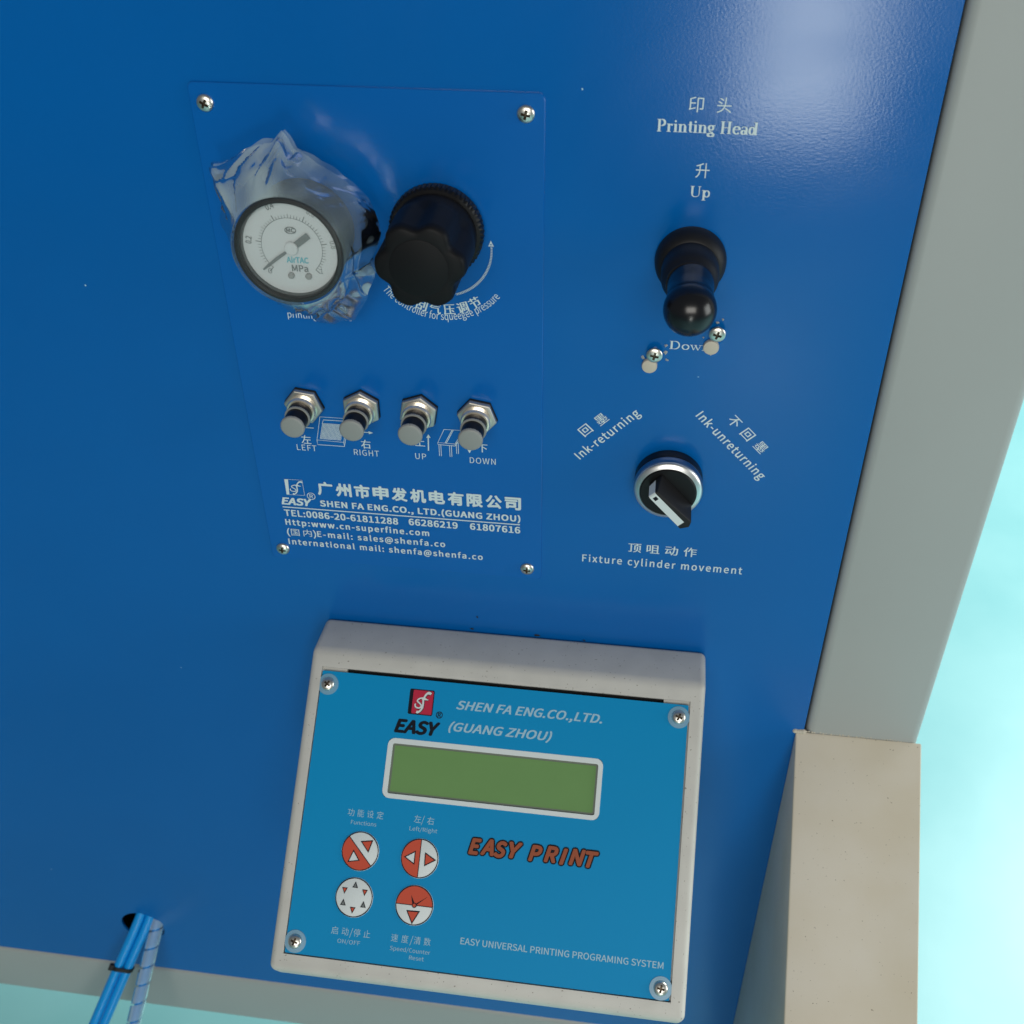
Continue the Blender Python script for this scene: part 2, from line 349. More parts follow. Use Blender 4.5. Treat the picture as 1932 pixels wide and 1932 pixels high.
# lettering printed straight on the blue sheet
k = Ink(PAN, 0.35)
k.text('印', 122.2, 232, 10.8, 11, cjk=True); k.text('头', 143, 232, 10.6, 11, cjk=True)
serif(k, 'Printing Head', 99.4, 216.6, 75.5, 9.4, st=.17)
k.done('lettering', m_print, panel); k = Ink(PAN, 0.35)
k.text('升', 131.5, 181.8, 10.6, 11.4, cjk=True)
serif(k, 'Up', 128.4, 166.4, 16.6, 8.8, st=.14)
k.done('lettering', m_print, panel); k = Ink(PAN, 0.35)
serif(k, 'Down', 122.8, 30.9, 36, 7.8, st=.14)
k.done('lettering', m_print, panel); k = Ink(PAN, 0.35)
k.text('Ink-returning', 49.5, -91.0, 75.5, 8.4, rot=45.2, spacing=1.06, bold=.013)
k.text('回', 53.6, -65.8, 10.8, 10.8, cjk=True, rot=45, bold=.004); k.text('墨', 67.5, -53.0, 11, 10.8, cjk=True, rot=45, bold=.004)
k.done('lettering', m_print, panel); k = Ink(PAN, 0.35)
k.text('Ink-unreturning', 151.2, -35.2, 90.8, 8.4, rot=-45.2, spacing=1.06, bold=.013)
k.text('不', 178.4, -38.3, 10.8, 10.8, cjk=True, rot=-45, bold=.004); k.text('回', 191.2, -51.0, 10.8, 10.8, cjk=True, rot=-45, bold=.004); k.text('墨', 204.2, -63.6, 11, 10.8, cjk=True, rot=-45, bold=.004)
k.done('lettering', m_print, panel); k = Ink(PAN, 0.35)
for t, x in zip('顶咀动作', (106.1, 124, 141.9, 160)): k.text(t, x, -197.4, 12.4, 11, cjk=True, align='C', bold=.004)
k.text('Fixture cylinder movement', 55, -214.2, 157, 8.8, spacing=1.1, bold=.013)
k.done('lettering', m_print, panel)
# paint chips and dust on the sheet
b = B(); random.seed(11)
for x, z, r_ in ((120, 27, 3.2), (119.5, 34, 2.6), (101, 20.5, 3), (121.5, 20, 2.4), (165.5, 61.5, 2.6), (161, 58, 2.6), (151, 43.5, 1.6), (158.5, 28, 2.2), (163.5, 31, 1.8), (154, 29.6, 1.4), (107, 7.2, 1.9), (103.5, 9, 1.4)):
    pts = [(x+r_*.8*random.uniform(.3, 1.1)*math.cos(2*math.pi*i/8), z+r_*.8*random.uniform(.3, 1.1)*math.sin(2*math.pi*i/8)) for i in range(8)]
    b.add([(x, -1.2, z)]+[(p[0], -.3, p[1]) for p in pts], [(0, 1+i, 1+(i+1) % 8) for i in range(8)])
tag(mk('paint_chip', b, m_chip, panel), kind='stuff')
b = B()
for x, z, w_, h_ in ((-266, -175, 1.4, 3.2), (-54, -303, 1.6, 2), (10, -322, 3.5, 2.4), (-60, -321, 3, 1.5), (60, -323, 2.5, 1.6)):
    pts = [(x+w_*random.uniform(.4, 1.1)*math.cos(2*math.pi*i/7), z+h_*random.uniform(.4, 1.1)*math.sin(2*math.pi*i/7)) for i in range(7)]
    b.add([(x, -1.5, z)]+[(p[0], -.3, p[1]) for p in pts], [(0, 1+i, 1+(i+1) % 7) for i in range(7)])
tag(mk('dirt_speck', b, m_dark, panel), kind='stuff')

b = B(); random.seed(5)
for i in range(13):
    x, z = (random.uniform(-700, 295), random.uniform(-1050, 330)) if i > 3 else ((42, 246), (-690, -870), (150, 5), (-400, 60))[i]
    if -225 < x < 190 and z < -318: continue
    r_ = random.uniform(.25, .6) if i > 3 else .8; h_ = -2.4 if -268 < x < 13 and -240 < z < 240 else -.35
    b.add([(x+r_*random.uniform(.5, 1.4)*math.cos(q*1.256), h_, z+r_*random.uniform(.5, 1.4)*math.sin(q*1.256)) for q in range(5)], [(0, 1, 2, 3, 4)])
tag(mk('dust', b, m_print2, panel, flip=False), kind='stuff')

# ================================================================== screws (prototype with a real cross recess)
m_recess = mat('screw_recess', (0.10, 0.075, 0.05), 0.45, 0.6)
def screw_mesh(name, r=7.0, h=4.0, domed=True):
    b = B(); prof = [(r*.96, 0), (r, h*.25)] + [(r*math.cos(a), h*(.25+.75*math.sin(a))) for a in [R(q) for q in (18, 36, 52, 66, 78)]] + [(0, h)]
    b.lathe(prof, 0, 0, 40); o = mk(name, b, m_screw)
    c = B(); L, w_ = r*.66, r*.17
    for ang in (0, 90):
        vs = []
        for hh, ll, ww in ((h*1.2, L, w_), (h*.28, L*.45, w_*.55)):
            for sx, sy in ((-1, -1), (1, -1), (1, 1), (-1, 1)):
                x, z = sx*ll, sy*ww
                if ang: x, z = -z, x
                vs.append((x, -hh, z))
        c.add(vs, [(0, 1, 2, 3), (7, 6, 5, 4)]+[(i, 4+i, 4+(i+1) % 4, (i+1) % 4) for i in range(4)])
    cc = mk('cutter', B().add(c.v[:8], c.f[:6]), m_recess); boolean(o, cc)
    cc = mk('cutter', B().add(c.v[8:], [[i-8 for i in f] for f in c.f[6:]]), m_recess); boolean(o, cc)
    me = o.data; me.transform(Matrix.Translation((0, 0, -ZB)))
    me.materials.clear(); me.materials.append(m_screw); me.materials.append(m_recess)
    for p in me.polygons:
        rr = math.hypot(p.center.x, p.center.z)/S/r
        if rr < .75 and -p.center.y/S < h*(.25+.75*math.sqrt(1-rr*rr))-.35: p.material_index = 1
    bpy.data.objects.remove(o); return me
me_screw = screw_mesh('screw')
def put_screw(parent, p, spin, scale=1.0, tilt=0.0, name='screw'):
    o = bpy.data.objects.new(name, me_screw); C.objects.link(o)
    o.rotation_euler = (tilt, 0, 0); o.scale = (scale,)*3
    o.rotation_euler = (Matrix.Rotation(tilt, 3, 'X') @ Matrix.Rotation(spin, 3, 'Y')).to_euler()
    o.location = W(*p) - (parent.location if parent else Vector((0, 0, 0)))
    if parent: o.parent = parent
    return o

# ================================================================== company plate on the sheet
plate = thing('name_plate', (-127, 0, 0), 'blue metal plate with company address, held by four cross screws', 'nameplate')
b = B(); pts = rrect(-269, 14, -242, 242.5, 5); n = len(pts)
lay = [(0, .05), (0, 1.5), (.6, 2.1)]; vs = []; fs = []
for ins, h in lay:
    for x, z in pts: vs.append((x-ins*(1 if x > -127 else -1), -h, z-ins*(1 if z > 0 else -1)))
for q in range(2): fs += [(q*n+i, q*n+(i+1) % n, (q+1)*n+(i+1) % n, (q+1)*n+i) for i in range(n)]
fs.append(tuple(2*n+i for i in range(n))); b.add(vs, fs)
base = mk('plate_sheet', b, m_plate, plate)
for x, z, sp in ((-256.1, 226.7, .5), (-.4, 226.9, .2), (-255.8, -228.5, .1), (-.3, -228.2, .05)): put_screw(plate, (x, -2.1, z), sp)
k = Ink(PAN, 2.3)
lw = .85
# arrows and pictures of screen frame and table
k.line([(-226, -75.8), (-204.4, -75.5)], lw); k.line([(-170, -76), (-151, -76.2)], lw); k.poly([(-151, -74.6), (-146.6, -76.3), (-151, -78)])
k.line([(-93.7, -77), (-94.3, -92)], lw*1.3); k.poly([(-95.6, -77.4), (-93.4, -73.4), (-91.4, -77.4)])
k.line([(-54.9, -72), (-54.9, -88)], lw*1.3); k.poly([(-56.8, -87.4), (-52.8, -87.4), (-54.8, -91.6)])
fr = [(-196, -62.5), (-169.5, -62.5), (-176, -89.6), (-202.6, -88.8)]
k.line([(-196.8, -62.2), (-170, -62.2), (-176.6, -89.5), (-202.8, -88.8)], .6, closed=True)
k.line([(-202.8, -88.8), (-202.8, -94.2), (-176.4, -94.2), (-176.6, -89.5)], .6); k.line([(-176.4, -94.2), (-170, -67)], .6)
k.line([(-195.6, -70), (-193.8, -65.4), (-173, -65.2), (-175, -70)], .6)
for i in range(17):      # the mesh, as rows and columns of thread
    t = i/16; k.line([(-195+t*19.5, -69.4), (-199.4+t*20.2, -87)], .42)
for i in range(15):
    t = i/14; k.line([(-195-t*4.4, -69.4-t*17.6), (-175.5-t*3.7, -69.4-t*17.6)], .42)
k.line([(-78.1, -66.6), (-60, -66.4), (-68.3, -82.2), (-84.7, -81.8)], .6, closed=True)
k.line([(-70.3, -66.4), (-77.8, -82)], .6); k.line([(-69.2, -66.4), (-76.6, -82)], .6)
k.line([(-84.7, -81.8), (-84.7, -84), (-68.2, -84.4), (-68.3, -82.2)], .6); k.line([(-68.2, -84.4), (-62.5, -74)], .6)
for x, z0, z1 in ((-82.9, -84, -97), (-72.8, -84.4, -97), (-66.2, -80, -93)): k.line([(x-.9, z0), (x-.9, z1), (x+.9, z1), (x+.9, z0)], .55)
for t, x, z, w_, h_, cj in (('左', -218.2, -94.2, 9.4, 9.6, 1), ('LEFT', -224, -101.9, 19.6, 6.6, 0), ('右', -159.6, -94.6, 9.4, 9.6, 1), ('RIGHT', -167.5, -102.9, 24.6, 6.6, 0),
                            ('上', -106.6, -87.8, 9.4, 9.4, 1), ('UP', -107.5, -102.3, 10.6, 6.6, 0), ('下', -47, -89.4, 9.4, 9.4, 1), ('DOWN', -54.8, -102.5, 24.8, 6.6, 0)):
    k.text(t, x, z, w_, h_, cjk=bool(cj), bold=.004 if cj else .0, spacing=1.05)
k.done('lettering', m_print, base); k = Ink(PAN, 2.3)
for i, t in enumerate('广州市申发机电有限公司'): k.text(t, -201.6+i*18.75, -154.2, 14.6, 14.4, cjk=True, bold=.014, align='C')
k.text('EASY', -248.4, -169.6, 30.4, 8.2, bold=.035, shear=.22)
k.text('SHEN FA ENG.CO., LTD.(GUANG ZHOU)', -208.4, -168.5, 201.2, 7.0, bold=.03, spacing=1.04)
k.line([(-248.5, -173.2), (-7.2, -172.4)], 1.2)
k.text('TEL:0086-20-61811288', -247.5, -184.2, 117, 7.6, bold=.026, spacing=1.04); k.text('66286219', -119, -183.4, 49, 7.6, bold=.026, spacing=1.04); k.text('61807616', -57, -183, 49.6, 7.6, bold=.026, spacing=1.04)
k.text('Http:www.cn-superfine.com', -248, -195.8, 148.5, 7, bold=.026, spacing=1.1)
k.text('(', -248.2, -209.2, 2.8, 8, bold=.01); k.text('国', -244, -209.6, 8.8, 8.6, cjk=True); k.text('内', -231, -209.4, 8.8, 8.6, cjk=True); k.text(')', -220.6, -209.2, 2.8, 8, bold=.01)
k.text('E-mail: sales@shenfa.co', -216.2, -208.4, 132.5, 7, bold=.022, spacing=1.1)
k.text('International mail: shenfa@shenfa.co', -248.2, -221.2, 202.5, 7, bold=.022, spacing=1.1)
# the small emblem: tile with a flowing sf monogram in outline
def mono(k, x0, z0, sx, sz, ws, outline=False):
    F = [(.88,.86),(.80,.90),(.68,.86),(.58,.72),(.54,.58),(.55,.44),(.53,.28),(.44,.14),(.34,.08),(.27,.10)]
    Sx = [(.70,.62),(.58,.67),(.42,.66),(.29,.60),(.27,.52),(.38,.45),(.46,.38),(.46,.30),(.36,.25),(.22,.28),(.17,.36),(.19,.42)]
    def sm(p):
        out = []
        for i in range(len(p)-1):
            p0, p1, p2, p3 = p[max(i-1, 0)], p[i], p[i+1], p[min(i+2, len(p)-1)]
            for q in range(4):
                t = q/4; out.append(tuple(.5*((2*p1[j])+(-p0[j]+p2[j])*t+(2*p0[j]-5*p1[j]+4*p2[j]-p3[j])*t*t+(-p0[j]+3*p1[j]-3*p2[j]+p3[j])*t**3) for j in (0, 1)))
        return [(x0+a*sx, z0+c*sz) for a, c in out+[p[-1]]]
    f, s_ = sm(F), sm(Sx)
    k.line(f, [ws*(1.35 if i > len(f)-6 or i < 8 else .95) for i in range(len(f))]); k.line(s_, ws*.72)
    k.line([(x0+.48*sx, z0+.62*sz), (x0+.78*sx, z0+.62*sz)], [ws*.6, ws*.45])
k.line([(-240, -138.2), (-223.9, -138), (-223.4, -156.6), (-240, -157)], .5, closed=True); k.poly([(-242, -138.2), (-238.2, -138.2), (-239.2, -157.1), (-242, -157.1)])
mono(k, -240.6, -157.4, 19, 19.2, 1.3)
k.arc(-216.8, -156.9, 4.0, 0, 360, .55); k.text('R', -218.4, -159.2, 3.4, 4.6, bold=.01)
# lettering round the regulator
k.done('lettering', m_print, base); k = Ink(PAN, 2.3)
def arctext(k, t, cx_, cz_, r, a0, a1, cap, cjk=False, bold=0.0):
    if cjk:
        for i, ch in enumerate(t):
            a = a0+(a1-a0)*i/(len(t)-1); rot = a+90; rr = r
            ce, se = math.cos(R(rot)), math.sin(R(rot)); k.text(ch, cx_+rr*math.cos(R(a))-cap/2*(ce-se), cz_+rr*math.sin(R(a))-cap/2*(se+ce), cap, cap, cjk=True, rot=rot, bold=bold)
        return
    vs, fs = glyphs(t, 'latin', 0, 0, 1.0); ref, _ = glyphs('H', 'latin', 0, 0, 1)
    x0 = min(v[0] for v in vs); wr = max(v[0] for v in vs)-x0; sc_ = cap/max(v[1] for v in ref); out = []
    for a, c_ in vs:
        an = R(a0+(a1-a0)*(a-x0)/wr); rr = r-c_*sc_; out.append(k.p(cx_+rr*math.cos(an), cz_+rr*math.sin(an), k.h))
    k.b.add(out, fs); k.h += .006
arctext(k, 'The controller for squeegee pressure', -73.5, 112, 64.8, -143, -38.5, 6.9, bold=.003)
arctext(k, '刮气压调节', -73.5, 113, 55.8, -109, -59, 9.6, cjk=True, bold=.01)
k.arc(-73.1, 114.2, 43.7, -74, 8, 1.5, n=40)
k.poly([(-32, 117.4), (-29.9, 122.6), (-27.4, 117.4)])
k.done('lettering', m_print, base); k = Ink(PAN, 2.3)
k.text('The indicator of', -213.8, 49.2, 55, 6.4); k.text('printing distance', -213.8, 40.8, 58.4, 6.4)
k.done('lettering', m_print, base)
kk = Ink(PAN, 2.9)     # gaps that make the arrow's shaft read as a row of ticks
for i in range(44):
    a = R(-73+80*i/43); kk.line([(-73.1+42.8*math.cos(a), 114.2+42.8*math.sin(a)), (-73.1+44.7*math.cos(a), 114.2+44.7*math.sin(a))], .5)
kk.done('arrow_tick', m_plate, base)

# ================================================================== pressure gauge in its bag
gx, gz = -177.3, 138.6
g = thing('pressure_gauge', (gx, 0, gz), 'round black pressure gauge with white dial, wrapped in clear plastic', 'gauge')
mk('stem', B().lathe([(14, 2), (14, 16), (11, 16.2), (11, 26)], gx, gz, 6), m_brass, g)
mk('case', B().lathe([(20, 20), (30, 21), (37, 24), (40.5, 29), (41, 40), (41, 60), (43.3, 62), (43.7, 65), (43.7, 76.5), (42.8, 78.2), (40.6, 78.6), (39.2, 77.4), (38.2, 72), (38.2, 70)], gx, gz, 96), m_case, g)
dial = mk('dial', B().lathe([(38.1, 70.4), (38.1, 71)], gx, gz, 72), m_dial, g)
GD = Plane((gx+1.2, -71.1, gz+.6), (1, 0, 0), (0, 0, 1), (0, -1, 0))
k = Ink(GD, .1)
k.arc(0, 0, 24.5, -45, 225, .35, n=60)
for i in range(51):
    a = R(225-270*i/50); l = 4.6 if i % 10 == 0 else (3.4 if i % 5 == 0 else 2.6)
    k.line([(24.5*math.cos(a), 24.5*math.sin(a)), ((24.5+l)*math.cos(a), (24.5+l)*math.sin(a))], .7 if i % 10 == 0 else .4)
k.text('0.2', -32.5, 1.8, 6.0, 4.6, rot=80, bold=.02); k.text('0.4', -15.5, 30, 6.5, 4.6, rot=22, bold=.02); k.text('0', -22, -22.5, 3.2, 4.4, rot=0); k.text('0.6', 15, 29, 6.5, 4.4, rot=-30); k.text('0.8', 31, 7, 6.4, 4.4, rot=-80); k.text('1', 21, -20.6, 2, 4.4)
k.text('MPa', -2, -19.5, 13, 5.2, bold=.02)
k.arc(0.8, 14.6, 4.4, 0, 360, .6, ry=2.6, n=24); k.text('MC', -2.4, 13.2, 6.4, 3, bold=.03)
k.done('scale_print', m_inkg, dial)
k = Ink(GD, .1); k.text('AirTAC', -5.5, -12.4, 17.5, 4.6, bold=.04); k.done('maker_print', m_cyan, dial)
k = Ink(GD, 1.4); d_ = (-.80, -.60)
k.line([(0, 0), (-13, -9.2), (-25.5, -19.2)], [2.0, 2.8, 1.6]); k.line([(2.5, 1.9), (15, 11.4)], 5.4)
nd = mk('needle', k.b, m_inkg, g, flip=False)
mk('hub', B().lathe([(5.4, 72), (5.4, 73.4), (4.8, 74.0), (0, 74.2)], gx+1.2, gz+.6, 32), m_dial, g)
for x in (-2.2, 12): mk('stop_pin', B().lathe([(2.6, 71), (2.6, 73), (1.8, 74), (0, 74.4)], gx+1.2+x-1, gz-22.5, 20), m_cap, g)
mk('window', B().lathe([(38.4, 75.2), (0, 75.3)], gx, gz, 48), m_glass, g, flip=False)
# plastic bag: a crumpled skin from the front rim back to a loose, flaring mouth
SIL = [(-180,60,66),(-168,55,64),(-151,50,68),(-130,50,72),(-113,60,72),(-94,74,79),(-86,84,88),(-80,86,88),(-74,83,84),(-67,87,87),(-60,80,80),(-45,71,71),(-31,66,66),(-26,58,58),(-19,59,59),(-4,62,62),(8,60,60),(25,58,58),(43,57,57),(71,57,57),(90,65,66),(93,74,76),(96,80,82),(99,77,79),(104,72,74),(112,75,77),(122,74,76),(134,75,78),(142,80,84),(145,86,90),(150,76,82),(160,65,70),(172,64,68),(180,60,66)]
def sil(a, j):
    for p, q in zip(SIL, SIL[1:]):
        if p[0] <= a <= q[0]: t = (a-p[0])/(q[0]-p[0] or 1); return p[j]+(q[j]-p[j])*t
    return 60
bag = thing('plastic_bag', (gx, 0, gz), 'crumpled clear plastic bag pulled over the pressure gauge', 'bag')
def pleat(t, seed):      # sharp lengthwise folds of uneven width, -0.5..0.5
    rr = random.Random(int(seed*10)); kn = sorted(rr.uniform(0, 1) for _ in range(13)); t = (t/(2*math.pi)) % 1
    kn = [kn[-1]-1]+kn+[kn[0]+1]; hs = [(q % 2)-.5+rr.uniform(-.25, .25) for q in range(15)]; hs[-2] = hs[0]; hs[-1] = hs[1]
    for q in range(14):
        if kn[q] <= t <= kn[q+1]:
            f = (t-kn[q])/((kn[q+1]-kn[q]) or 1); return hs[q]+(hs[q+1]-hs[q])*f
    return 0
def bag_layer(seed, back, jit, r_in=44.6, part=0):
    NA, NT = 240, 30; vs = []; fs = []
    for j in range(NT+1):
        u = j/NT
        for i in range(NA):
            a = -180+360*i/NA; ar = R(a); r1 = sil(a, 1); ca, sa = math.cos(ar), math.sin(ar)
            tw = .5*noise.noise(Vector((ca*1.3, sa*1.3, u*1.2+seed)))
            cr = 9*pleat(ar+tw, seed)*(.45+.55*u) + 4.5*pleat(2.3*ar-tw*3+u*2.2, seed+3) + noise.noise(Vector((ca*1.6, sa*1.6, u*1.5+seed)))*8
            y = -(79.2-u*(79.2-back)); e = u**.8
            r_ = r_in+(r1-r_in)*e + cr*jit*min(1, u*3)*(.3 if r1 < 63 else 1)*(1-.75*max(0, (u-.85)/.15))
            r_ = max(r_, 44.3)
            y += 5*jit*noise.noise(Vector((ca*4, sa*4, 5+seed)))*u
            vs.append((gx+r_*ca, y, gz+r_*sa))
    for j in range(NT):
        for i in range(NA):
            q = (i+1) % NA; a = -180+360*i/NA
            fs.append((j*NA+i, j*NA+q, (j+1)*NA+q, (j+1)*NA+i))
    return B().add(vs, fs)
def layers(o, thin):
    at_ = o.data.attributes.new('film_layers', 'FLOAT', 'POINT')
    for v in o.data.vertices:
        x, y, z = v.co/S; a = math.degrees(math.atan2(z, x)); a = a if a > -180 else a+360
        a += 14*noise.noise(Vector((x*.05, y*.05, z*.05)))
        w1 = max(0, min(1, (a-62)/45)) if a > 0 else max(0, min(1, (-160-a)/15)); w2 = max(0, min(1, (-12-a)/30))*max(0, min(1, (a+125)/15)) if a < 0 else 0
        w_ = max(w1, w2, .12); w_ *= .72+.9*noise.noise(Vector((x*.045+9, y*.03, z*.045)))
        at_.data[v.index].value = max(0, min(1, w_ if not thin else w_*.9-.1))
    return o
layers(mk('bag_film', bag_layer(1.3, 34, .8), m_bag, bag, sharp=180, flip=False), 0)
layers(mk('bag_fold', bag_layer(8.1, 26, 1.1, 45.2), m_bag, bag, sharp=180, flip=False), 1)
b = B(); vs = []; NA = 96; NR = 14
for j in range(NR+1):
    for i in range(NA):
        a = 2*math.pi*i/NA; r_ = .5+44.0*j/NR; vs.append((gx+r_*math.cos(a), -(79.9+.35*noise.noise(Vector((r_*math.cos(a)*.12, r_*math.sin(a)*.12, 2)))-(0 if j < NR else .8)), gz+r_*math.sin(a)))
b.add(vs, [(j*NA+i, j*NA+(i+1) % NA, (j+1)*NA+(i+1) % NA, (j+1)*NA+i) for j in range(NR) for i in range(NA)])
mk('bag_front', b, m_bagf, bag, sharp=180, flip=False)

# ================================================================== pressure regulator knob
rx, rz = -73.4, 131.8
kn = thing('regulator_knob', (rx, 0, rz), 'large black lobed regulator knob beside the wrapped gauge', 'knob')
def teeth(t, r, h): return r+(.8 if (t/(2*math.pi)*56) % 1 < .5 else -.3) if 5 <= h <= 15 and r > 36 else r
mk('collar', B().lathe([(37, 2.1), (38.2, 4), (38.4, 6), (38.4, 14), (37, 16), (33, 16.4), (33, 18)], rx, rz, 224, rf=teeth), m_black, kn, sharp=30)
PH = R(-57)
def lob(t, r, h):
    s_ = max(0, min(1, (h-24)/18)); s_ = s_*s_*(3-2*s_); w_ = ((1-math.cos(6*(t-PH)))/2)**1.7
    return r+(s_*(2.8-5.8*w_)) if r > 25 else r
pf = [(34.0, 17), (34.6, 18), (34.4, 22)]+[(34.3-.02*i, 22+i*2) for i in range(1, 27)]+[(32.9, 77), (31.9, 79.2), (29.8, 80.2), (24.4, 80.6)]
kb = mk('grip', B().lathe(pf, rx, rz, 192, rf=lob), m_mattk, kn, sharp=50)
mk('cap', B().lathe([(23.4, 80), (23.2, 80.9), (22.6, 81.2), (0, 81.4)], rx, rz, 64), m_mattk, kn)

# ================================================================== four push buttons
pb = None
for x, z, spin, lab in ((-209.5, -48.8, 8, 'metal push button above the word LEFT, first of the row'), (-154.4, -48, 30, 'metal push button above the word RIGHT, beside the screen frame picture'),
                        (-100.5, -48.3, -20, 'metal push button above the word UP, grey cap and hex nut'), (-45.8, -48.8, 10, 'metal push button above the word DOWN, last of the row')):
    if pb is None:
        pb = o = thing('push_button', (x, 0, z), lab, 'push button', 'push buttons in a row under the gauge')
        mk('dark_reflection_hex', B().lathe([(19.2, 2.1), (19.2, 4.8)], x, z, 6), m_blackm, o, bevel=.5)  # added black hex standing in for the dark reflection on the nut's sides
        mk('hex_nut', B().lathe([(18.6, 4.9), (18.6, 8.4), (17.6, 9.2), (14.2, 9.3)], x, z, 6), m_nut, o, bevel=.35)
        pr = [(13.9, 9.3), (13.9, 10)]
        for q in range(4): pr += [(13.9, 10+q*1.3), (13.2, 10.4+q*1.3), (13.2, 10.8+q*1.3), (13.9, 11.2+q*1.3)]
        pr += [(13.9, 15.4), (12.9, 17.6), (11.4, 17.8)]
        mk('sleeve', B().lathe(pr, x, z, 64), m_chrome, o)
        mk('plunger', B().lathe([(10.9, 17), (11.3, 18), (11.3, 25.6), (10.3, 25.8), (10.3, 41)], x, z, 48), m_black, o)
        kf = lambda t, r, h: r+(.35 if (t/(2*math.pi)*44) % 1 < .5 else 0) if r > 10.6 else r
        mk('ring', B().lathe([(11.3, 25.7), (11.8, 26), (11.8, 27.4), (10.4, 27.6)], x, z, 176, rf=kf), m_cap, o, sharp=30)
        mk('button_cap', B().lathe([(10.3, 40.6), (10.9, 40.9), (10.9, 43), (10.2, 43.9), (9.2, 44.1), (0, 44.2)], x, z, 176, rf=kf), m_cap, o, sharp=50)
    else:
        o = copy_tree(pb); o.location = W(x, 0, z); o['label'] = lab
    o.rotation_euler.y = R(spin)

# ================================================================== lever
lx, lz = 133.5, 113.6
lv = thing('control_lever', (lx, 0, lz), 'black ball-ended lever with rubber boot between Up and Down', 'lever')
mk('boot', B().lathe([(28.6, .2), (28.9, 3), (28.5, 8), (27.2, 12.5), (25, 15.6), (23.4, 17.2), (22.6, 17.6), (22.9, 19.5), (23, 30), (22.6, 36), (21.0, 41), (19.0, 44), (18.6, 46)], lx+.4, lz, 80), m_blackm, lv)
mk('ball_handle', B().lathe([(18.0, 40), (18.2, 44), (18.1, 52), (17.4, 59), (17.2, 66), (18.2, 72)]+[(20.2*math.cos(R(a)), 88+20.2*math.sin(R(a))) for a in range(-30, 90, 8)]+[(0, 108.3)], lx+1.2, lz, 72), m_gloss, lv)
mk('fleck', B().lathe([(1.3, 3), (1.0, 5), (0, 5.8)], 143.6, 134, 8), m_plug, lv)

for x, z, sp, lab in ((161.8, 50.2, .25, 'zinc cross screw just right of the ball lever'), (110.8, 26.8, .2, 'zinc cross screw left of the word Down')):
    o = put_screw(None, (x, -5.5, z), sp, 1.0, name='cross_screw'); o.scale = (1, .72, 1); tag(o, lab, 'screw', 'screws below the lever')
    st_ = bpy.data.objects.new('shank', bpy.data.meshes.new('shank')); C.objects.link(st_)
    b = B().lathe([(4.2, -2), (4.2, 5.6), (6.6, 5.7)], 0, 0, 24); mm = mk('x', b, m_screw); mm.data.transform(Matrix.Translation((0, 0, -ZB)) ); mm.data.transform(Matrix.Translation((0, 5.5*S, 0)))
    st_.data = mm.data; bpy.data.objects.remove(mm); st_.parent = o; st_.data.name = 'shank'
for x, z, lab in ((158.0, 36, 'cream round plug covering the end of the word Down'), (107.2, 14.4, 'cream round plug below the left loose screw')):
    o = mk('plug', B().lathe([(6.4, .2), (6.7, .8), (6.7, 3.6), (6.3, 4.4), (5.6, 4.6), (0, 4.7)], x, z, 40), m_plug); tag(o, lab, 'plug', 'cream plugs below the lever')

# ================================================================== selector switch
m_side = mat('aluminium_painted_reflection', (0.34, 0.37, 0.42), 0.3, 1.0)  # the blue panel's reflection is put into this darker, bluer metal colour
qx, qz = 132.6, -104.4
sl = thing('selector_switch', (qx, 0, qz), 'round black selector switch with silver ring and white pointer strip', 'switch')
mk('base_ring', B().lathe([(30.6, .1), (31.2, 1), (31.3, 11.2), (31.0, 11.6), (29, 11.6)], qx, qz, 96), m_black, sl)
mk('bezel', B().lathe([(31.1, 11.7), (31.5, 12.6), (31.5, 19.6), (31.1, 20.4), (30.6, 20.6), (29.8, 20.6)], qx, qz, 96), m_side, sl)
mk('trim_ring', B().lathe([(30.9, 20.5), (30.7, 21.4), (29.4, 22.6), (27.2, 23.8), (26.2, 24.2), (25.6, 23)], qx, qz, 96), m_satin, sl)
mk('face_disc', B().lathe([(25.6, 22.6), (25.5, 24.2), (24.8, 25), (0, 25.6)], qx, qz, 72), m_black, sl)
ux, uz = math.cos(R(-47)), math.sin(R(-47)); px_, pz_ = -uz, ux      # along the grip, and across it (up right)
def gp(a, c_, h): return (qx+ux*a+px_*c_, -h, qz+uz*a+pz_*c_)
b = B()
lo, hi = -19.0, 29.5
b.add([gp(lo, -6.4, 25.2), gp(hi-3.5, -6.4, 25.2), gp(hi, 1.5, 25.2), gp(hi-7, 9.5, 25.2), gp(lo-1, 9.5, 25.2),
       gp(lo, -6.2, 47), gp(hi-3.5, -6.2, 47), gp(hi, 1.5, 47), gp(hi-2.5, 6.2, 45.6), gp(lo+.5, 3.2, 46)],
      [(4, 3, 2, 1, 0), (5, 6, 7, 8, 9), (0, 1, 6, 5), (1, 2, 7, 6), (2, 3, 8, 7), (3, 4, 9, 8), (4, 0, 5, 9)])
grip = mk('grip', b, m_blackm, sl, bevel=.9)
b = B(); h_ = 47.25
b.add([gp(lo+.8, -5.5, h_), gp(hi-7.5, -5.5, h_), gp(hi-7.5, 1.8, h_), gp(lo+.8, 1.8, h_), gp(lo-.35, -5.5, h_-1.2), gp(lo-.35, 1.8, h_-1.2), gp(lo-.5, -5.5, 31), gp(lo-.5, 1.8, 27.5)],
      [(0, 1, 2, 3), (0, 3, 5, 4), (4, 5, 7, 6)])
strip = mk('pointer_strip', b, m_white, grip, flip=False)
b = B(); b.add([gp(lo+3, -3.6, h_+.15), gp(lo+6.8, -3.6, h_+.15), gp(lo+6.8, .2, h_+.15), gp(lo+3, .2, h_+.15)], [(0, 1, 2, 3)])
mk('index_mark', b, m_ink, grip, flip=False)

